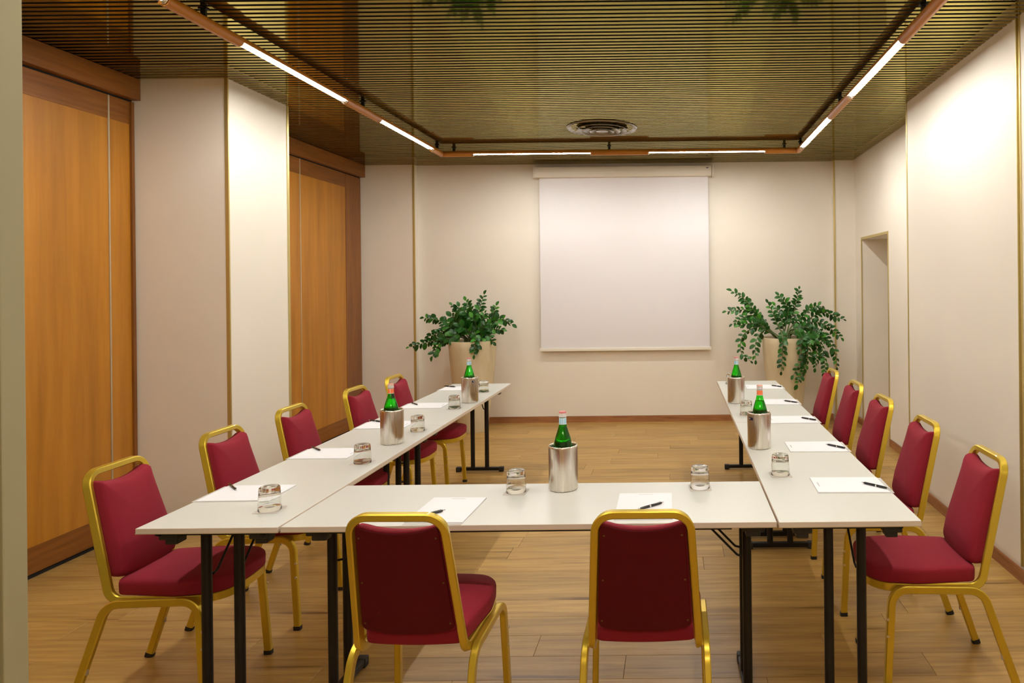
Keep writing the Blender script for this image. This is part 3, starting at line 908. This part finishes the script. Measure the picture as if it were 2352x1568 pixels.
glasses = [(-1.579, 2.689, 'clear upturned tumbler on the left row beside the nearest notepad'),
           (-1.535, 3.392, 'clear upturned tumbler on the left row in front of the near steel cooler'),
           (-1.536, 4.124, 'clear upturned tumbler on the left row just behind the near steel cooler'),
           (-1.550, 4.861, 'clear upturned tumbler on the left row in front of the far steel cooler'),
           (-1.548, 5.598, 'clear upturned tumbler on the left row half behind the far steel cooler'),
           (-0.667, 2.888, 'clear upturned tumbler on the cross table left of the central cooler'),
           (0.101, 2.920, 'clear upturned tumbler on the cross table right of the central cooler'),
           (0.468, 3.104, 'clear upturned tumbler on the right row in front of the near steel cooler'),
           (0.463, 4.518, 'clear upturned tumbler on the right row between the two steel coolers'),
           (0.476, 5.920, 'clear upturned tumbler at the far end of the right row behind the far cooler')]
ZG = TZ + 0.0002 + 0.0014 + 0.0002
for i, (x, y, lab) in enumerate(glasses):
    g = gl0 if i == 0 else copy_tree(gl0)
    c = co0 if i == 0 else copy_tree(co0)
    ang = (pi / 2 if i < 5 else (0 if i < 7 else -pi / 2)) + radians([3, -2, 4, 0, 3, -2, 2, 2, -4, 0][i])
    g.location = (x, y, ZG); g['label'] = lab; g['group'] = 'upturned glass tumblers on the tables'
    c.location = (x, y, TZ + 0.0002); c.rotation_euler = (0, 0, ang)
    c['label'] = lab.replace('clear upturned tumbler', 'coaster under tumbler'); c['group'] = 'square coasters under the tumblers'

# steel coolers with green bottles
def make_cooler():
    c = thing('bottle_cooler', 'x', 'wine cooler')
    bm = bmesh.new()
    lathe(bm, [(0, 0), (0.055, 0), (0.0595, 0.003), (0.0605, 0.008), (0.0615, 0.178), (0.0610, 0.1845), (0.0585, 0.1865), (0.0560, 0.1845), (0.0555, 0.178), (0.0535, 0.012), (0.051, 0.009), (0, 0.009)], 56)
    obj('cup', bm, M['steel'], c, 50)
    return c
def make_bottle(kind):
    b = thing('water_bottle', 'x', 'bottle')
    bm = bmesh.new()
    prof = [(0, 0.004), (0.030, 0.0), (0.0375, 0.004), (0.039, 0.02), (0.039, 0.165), (0.0385, 0.178), (0.0365, 0.190), (0.031, 0.212), (0.0245, 0.232), (0.0185, 0.252), (0.0150, 0.268), (0.0142, 0.286), (0.0138, 0.2965)]
    lathe(bm, prof, 40); obj('glass_body', bm, M['bottle'], b, True)
    lvl = 0.236 if kind == 'orange' else 0.256
    wp = [(0, 0.006)] + [(r - 0.0012, z + 0.002) for r, z in prof[1:] if z + 0.002 < lvl]
    # interpolate at level
    for (r0, z0), (r1, z1) in zip(prof[:-1], prof[1:]):
        if z0 < lvl <= z1: wp.append((r0 + (r1 - r0) * (lvl - z0) / (z1 - z0) - 0.0012, lvl)); break
    wp.append((0, lvl))
    bm = bmesh.new(); lathe(bm, wp, 36); obj('water', bm, M['water'], b, 50)
    bm = bmesh.new(); lathe(bm, [(0.0160, 0.2660), (0.0157, 0.2672), (0.0152, 0.2905), (0.0145, 0.2915)], 32)
    lb = obj('neck_label', bm, M['label_blue' if kind == 'blue' else 'label_orange'], b, True)
    bm = bmesh.new()
    for z in (0.2650, 0.2905):
        rr = 0.0163 if z < 0.27 else 0.0152
        lathe(bm, [(rr, z), (rr + 0.0003, z + 0.0008), (rr, z + 0.0018)], 32)
    for a in (-1.7, -1.2, 1.4) if kind == 'blue' else (-1.75, 0.6):
        for k in range(1):
            lathe(bm, [(0.0163, 0.2668), (0.0159, 0.2788), (0.0155, 0.2908)], 2, a0=a - 0.05, a1=a + 0.06)
    obj('label_border', bm, M['label_white'], lb, kind='stuff')
    bm = bmesh.new(); lathe(bm, [(0.0146, 0.2945), (0.0160, 0.2950), (0.0163, 0.3005), (0.0152, 0.3012), (0.0152, 0.3022), (0.0156, 0.3028), (0.0156, 0.3150), (0.0148, 0.3172), (0, 0.3175)], 28)
    cp = obj('cap', bm, M['cap_white'], b, 45)
    bm = bmesh.new(); lathe(bm, [(0.0157, 0.3120), (0.0158, 0.3152), (0.0149, 0.3177), (0, 0.3181), (0, 0.3176), (0.0150, 0.3166)], 28)
    obj('cap_disc', bm, M['cap_red' if kind == 'blue' else 'cap_peach'], cp)
    # white oval emblem on the shoulder
    return b
cooler0 = make_cooler()
bot = {'blue': make_bottle('blue'), 'orange': make_bottle('orange')}
used = set()
def tag_label(c, ang, w, words):
    """small dark maker's plate on the cooler wall, curved; a white dot and a dark red line"""
    bm = bmesh.new(); lathe(bm, [(0.0617, 0.150), (0.0622, 0.1502), (0.0624, 0.1648), (0.0619, 0.165)], 8, a0=ang - w, a1=ang + w)
    pl = obj('plate', bm, M['label_navy'], c)
    bm = bmesh.new(); lathe(bm, [(0.0626, 0.1545), (0.0627, 0.1605)], 2, a0=ang + words - 0.05, a1=ang + words + 0.05)
    obj('plate_mark', bm, M['label_white'], pl)
for i, (x, y, kind, lab) in enumerate([(-0.476, 2.927, 'blue', 'central on the cross table'), (-1.561, 3.814, 'orange', 'near one on the left row'),
                                       (-1.518, 5.124, 'blue', 'far one on the left row'), (0.438, 3.624, 'orange', 'near one on the right row'),
                                       (0.439, 4.986, 'blue', 'far one on the right row')]):
    c = cooler0 if i == 0 else copy_tree(cooler0)
    c.location = (x, y, TZ + 0.0003); c.rotation_euler = (0, 0, radians(37 * i))
    c['label'] = 'brushed steel bottle cooler ' + (lab if i == 0 else 'holding a green bottle, ' + lab)
    c['group'] = 'brushed steel bottle coolers'
    b = bot[kind] if kind not in used else copy_tree(bot[kind]); used.add(kind)
    b.location = (x + [0.000, -0.003, -0.003, 0.004, 0.003][i], y - 0.004, TZ + 0.0098); b.rotation_euler = (0, 0, radians([0, 20, 5, 170, 0][i]))
    b['label'] = 'green bottle with %s neck label, in the cooler %s' % ('pale blue' if kind == 'blue' else 'orange', lab)
    b['group'] = 'green water bottles in coolers'
    if i == 2: tag_label(c, radians(-50 - 74), 0.16, 0.05)
    if i == 3: tag_label(c, radians(-140 - 111), 0.22, -0.12)

# ---------------------------------------------------------------- planters with arching fleshy-leaved plants
def leaf_mesh(name, L, W, fold, curl):
    n = 6
    vs, fs = [], []
    for k in range(n + 1):
        t = k / n
        w = W * 0.5 * (sin(pi * t ** 1.05) ** 0.6 if 0 < t < 1 else 0)
        y = L * t; z = -curl * t * t * L
        vs += [(-w, y, z + fold * w), (0, y, z), (w, y, z + fold * w)]
    for k in range(n):
        a = k * 3
        fs += [(a, a + 1, a + 4, a + 3), (a + 1, a + 2, a + 5, a + 4)]
    me = bpy.data.meshes.new(name); me.from_pydata(vs, [], fs)
    bm = bmesh.new(); bm.from_mesh(me)
    bmesh.ops.remove_doubles(bm, verts=bm.verts[:], dist=1e-5)
    bm.to_mesh(me); bm.free()
    me.materials.append(M['leaf'])
    for p in me.polygons: p.use_smooth = True
    return me
LEAVES = [leaf_mesh('leaf', 0.058, 0.036, 0.30, 0.25), leaf_mesh('leaf', 0.052, 0.031, 0.35, 0.15), leaf_mesh('leaf', 0.064, 0.041, 0.25, 0.35)]
BIG = leaf_mesh('leaf', 0.085, 0.056, 0.2, 0.2)

def plant(label, x, y, stems, seed, prof, sag=0.0):
    rnd = random.Random(seed)
    t = thing('potted_plant', label, 'plant', (x, y, 0))
    bm = bmesh.new(); lathe(bm, prof, 56); obj('pot', bm, M['pot'], t, 50)
    zt = 1.0
    bm = bmesh.new(); lathe(bm, [(0, zt - 0.03), (0.12, zt - 0.028), (0.222, zt - 0.035), (0.222, zt - 0.045), (0, zt - 0.045)], 32); obj('soil', bm, M['soil'], t)
    total = 0; extra_v = []; extra_f = []
    for ctrl, nl, big, dy in stems:
        nl = int(nl * 1.5)
        # ctrl: list of (x, z) relative to the pot mouth centre; the first point rooted in the soil
        x0 = ctrl[0][0] * 0.25 + rnd.uniform(-0.05, 0.05)
        pts = [Vector((x0, rnd.uniform(-0.06, 0.05), -0.04))]
        m = len(ctrl)
        for k, (cx, cz) in enumerate(ctrl):
            f = (k + 1) / m
            py_ = dy * f
            if cz < 0.03 and cx * cx + py_ * py_ < 0.29 ** 2:      # hang outside the pot, not through it
                py_ = -math.sqrt(max(0.0, 0.29 ** 2 - cx * cx))
            elif k > 0 and dy < -0.2 and cz < 0.08:
                py_ = min(py_, -0.2)
            pts.append(Vector((cx, py_, cz)))
        # smooth curve (Catmull-Rom)
        P = [pts[0] * 2 - pts[1]] + pts + [pts[-1] * 2 - pts[-2]]
        cur = []
        for k in range(1, len(P) - 2):
            for j in range(6):
                u = j / 6
                p0, p1, p2, p3 = P[k - 1], P[k], P[k + 1], P[k + 2]
                cur.append(0.5 * ((2 * p1) + (-p0 + p2) * u + (2 * p0 - 5 * p1 + 4 * p2 - p3) * u * u + (-p0 + 3 * p1 - 3 * p2 + p3) * u ** 3))
        cur.append(P[-2])
        bm = bmesh.new()
        N = len(cur); rings = []
        for k, p in enumerate(cur):
            tg = (cur[min(k + 1, N - 1)] - cur[max(k - 1, 0)]).normalized()
            nn = tg.cross(Vector((0.1, 1, 0.05))).normalized(); bb = tg.cross(nn)
            r = 0.0075 * (1 - k / N) + 0.0018
            rings.append([bm.verts.new(p + nn * r * cos(a) + bb * r * sin(a)) for a in (i * 2 * pi / 6 for i in range(6))])
        for a, b in zip(rings[:-1], rings[1:]):
            for i in range(6):
                bm.faces.new((a[i], a[(i + 1) % 6], b[(i + 1) % 6], b[i]))
        bm.faces.new(rings[0]); bm.faces.new(rings[-1])
        st = obj('stem', bm, M['stem'], t, True, loc=(0, 0, zt))
        # leaves: alternate pairs along the outer 65 percent
        L = [0]
        for a, b in zip(cur[:-1], cur[1:]): L.append(L[-1] + (b - a).length)
        s0 = L[-1] * (0.30 if not big else 0.5)
        for k in range(nl):
            s = s0 + (L[-1] - s0) * (k + 0.5) / nl
            if k == nl - 1: s = L[-1]
            i = max(j for j in range(N) if L[j] <= s + 1e-9); i = min(i, N - 2)
            f = (s - L[i]) / max(1e-6, L[i + 1] - L[i])
            p = cur[i].lerp(cur[i + 1], min(1, f)); tg = (cur[i + 1] - cur[i]).normalized()
            side = Vector((0, -1, 0)).cross(tg)
            side.normalize()
            # tilt the leaf plane a little round the stem
            roll = rnd.uniform(-0.9, 0.9)
            side = Matrix.Rotation(roll, 3, tg) @ side
            sg = 1 if k % 2 == 0 else -1
            if k == nl - 1: dirv = tg
            else: dirv = (tg * 0.62 + side * sg * 0.9 + Vector((rnd.uniform(-.15, .15), rnd.uniform(-.35, .15), rnd.uniform(-.1, .2)))).normalized()
            up = Vector((rnd.uniform(-0.3, 0.3), -0.8, 0.65))
            xax = dirv.cross(up).normalized(); zax = xax.cross(dirv).normalized()
            R = Matrix((xax, dirv, zax)).transposed().to_4x4()
            sc_ = 1.3 * rnd.uniform(0.8, 1.1) * (0.72 + 0.28 * sin(pi * min(1, (k + 1) / nl)))
            me = BIG if big else LEAVES[rnd.randrange(3)]
            mat_ = Matrix.Translation(p) @ R @ Matrix.Diagonal((sc_, sc_, sc_, 1))
            if k % 3 == 2 and k < nl - 1:        # past the limit of single leaves: gathered into one part
                base_ = len(extra_v)
                extra_v += [mat_ @ v.co for v in me.vertices]
                extra_f += [[base_ + q for q in f.vertices] for f in me.polygons]
                continue
            lf = bpy.data.objects.new('leaf', me); COL.objects.link(lf); lf.parent = st
            lf.matrix_local = mat_
            total += 1
    me = bpy.data.meshes.new('foliage'); me.from_pydata([tuple(v) for v in extra_v], [], extra_f); me.materials.append(M['leaf'])
    for q in me.polygons: q.use_smooth = True
    fo = bpy.data.objects.new('foliage', me); COL.objects.link(fo); fo.parent = t; fo.location = (0, 0, zt); fo['kind'] = 'stuff'
    return t, total

K = 0.001464
def cv(cx, cy, lst): return [((a - cx) * K, -(b - cy) * K) for a, b in lst]
R_ = [  # the right plant
    ([(480, 330), (400, 235), (222, 242)], 15, 0, 0.02), ([(500, 330), (400, 200), (345, 140), (262, 88)], 16, 0, 0.0),
    ([(500, 350), (400, 270), (262, 335)], 15, 0, -0.05), ([(520, 380), (440, 360), (340, 420), (320, 540), (388, 610)], 15, 0, -0.1),
    ([(540, 400), (490, 385), (430, 470), (425, 600)], 10, 0, -0.14), ([(600, 340), (575, 270), (530, 180)], 9, 0, -0.04),
    ([(640, 330), (620, 270), (590, 205)], 8, 0, 0.03), ([(670, 340), (685, 220), (618, 125)], 15, 0, 0.0),
    ([(690, 350), (735, 220), (765, 80)], 15, 0, -0.03), ([(700, 370), (790, 280), (890, 205), (960, 235)], 14, 0, -0.08),
    ([(720, 390), (830, 310), (950, 258), (1095, 310)], 15, 0, -0.04), ([(730, 400), (850, 330), (960, 350), (1068, 445)], 16, 0, -0.08),
    ([(730, 400), (860, 385), (960, 440), (1030, 560), (1040, 665)], 16, 0, -0.06), ([(720, 410), (850, 420), (930, 540), (945, 775)], 19, 0, -0.14),
    ([(700, 410), (780, 440), (800, 590), (715, 770)], 18, 0, -0.2), ([(700, 410), (770, 460), (770, 560), (688, 700)], 12, 0, -0.16),
    ([(700, 400), (820, 440), (880, 520), (860, 660)], 17, 0, -0.18), ([(625, 385), (614, 430), (612, 520), (600, 675)], 12, 0, -0.27),
    ([(700, 390), (790, 360), (880, 400), (960, 480)], 16, 0, -0.14), ([(690, 390), (740, 380), (760, 440), (735, 520)], 13, 0, -0.16),
    ([(500, 360), (420, 330), (310, 345)], 12, 0, -0.08)]
L_ = [  # the left plant
    ([(860, 430), (760, 455), (640, 465), (470, 508)], 17, 0, -0.05), ([(860, 420), (760, 370), (680, 310), (570, 292)], 16, 0, 0.0),
    ([(860, 440), (760, 440), (700, 490), (660, 572)], 15, 0, -0.12), ([(870, 420), (780, 380), (625, 428)], 14, 0, -0.08),
    ([(900, 380), (860, 290), (780, 200)], 15, 0, 0.02), ([(930, 380), (935, 270), (888, 165)], 14, 0, 0.0),
    ([(960, 380), (985, 240), (1018, 120)], 13, 0, 0.04), ([(980, 410), (1070, 330), (1120, 205)], 16, 0, -0.02),
    ([(990, 420), (1080, 340), (1160, 305), (1242, 345)], 16, 0, -0.05), ([(990, 430), (1080, 380), (1180, 385)], 15, 0, -0.1),
    ([(990, 440), (1060, 420), (1112, 470)], 11, 0, -0.12), ([(970, 400), (1000, 435), (1000, 555)], 12, 0, -0.27),
    ([(960, 400), (1000, 330), (1035, 260)], 13, 0, -0.03), ([(890, 410), (850, 340), (800, 280)], 9, 1, -0.1),
    ([(920, 400), (930, 320), (900, 240)], 9, 1, -0.06), ([(880, 430), (820, 390), (780, 345)], 8, 1, -0.14),
    ([(900, 440), (860, 400), (800, 440)], 8, 1, -0.18), ([(950, 420), (980, 360), (960, 290)], 9, 1, -0.12),
    ([(960, 430), (1020, 390), (1060, 340)], 12, 0, -0.14), ([(930, 440), (920, 380), (880, 350)], 8, 1, -0.18),
    ([(900, 400), (850, 250), (840, 210)], 12, 0, -0.02), ([(950, 430), (1010, 420), (1050, 440)], 10, 0, -0.2)]
PROF_L = [(0, 0), (0.150, 0), (0.155, 0.01), (0.185, 0.25), (0.222, 0.55), (0.245, 0.78), (0.254, 0.93), (0.256, 0.995), (0.254, 1.0), (0.236, 1.0), (0.232, 0.99), (0.225, 0.94), (0, 0.93)]
PROF_R = PROF_L
_, nL = plant('left planter, tall tapered beige pot with compact leafy green plant', -2.235, 7.66, [(cv(935, 465, a), b, c, d) for a, b, c, d in L_], 7, PROF_L)
_, nR = plant('right planter, tall tapered beige pot with long arching drooping green stems', 1.225, 7.66, [(cv(662, 440, a), b, c, d) for a, b, c, d in R_], 11, PROF_R)
print('LEAVES', nL, nR)
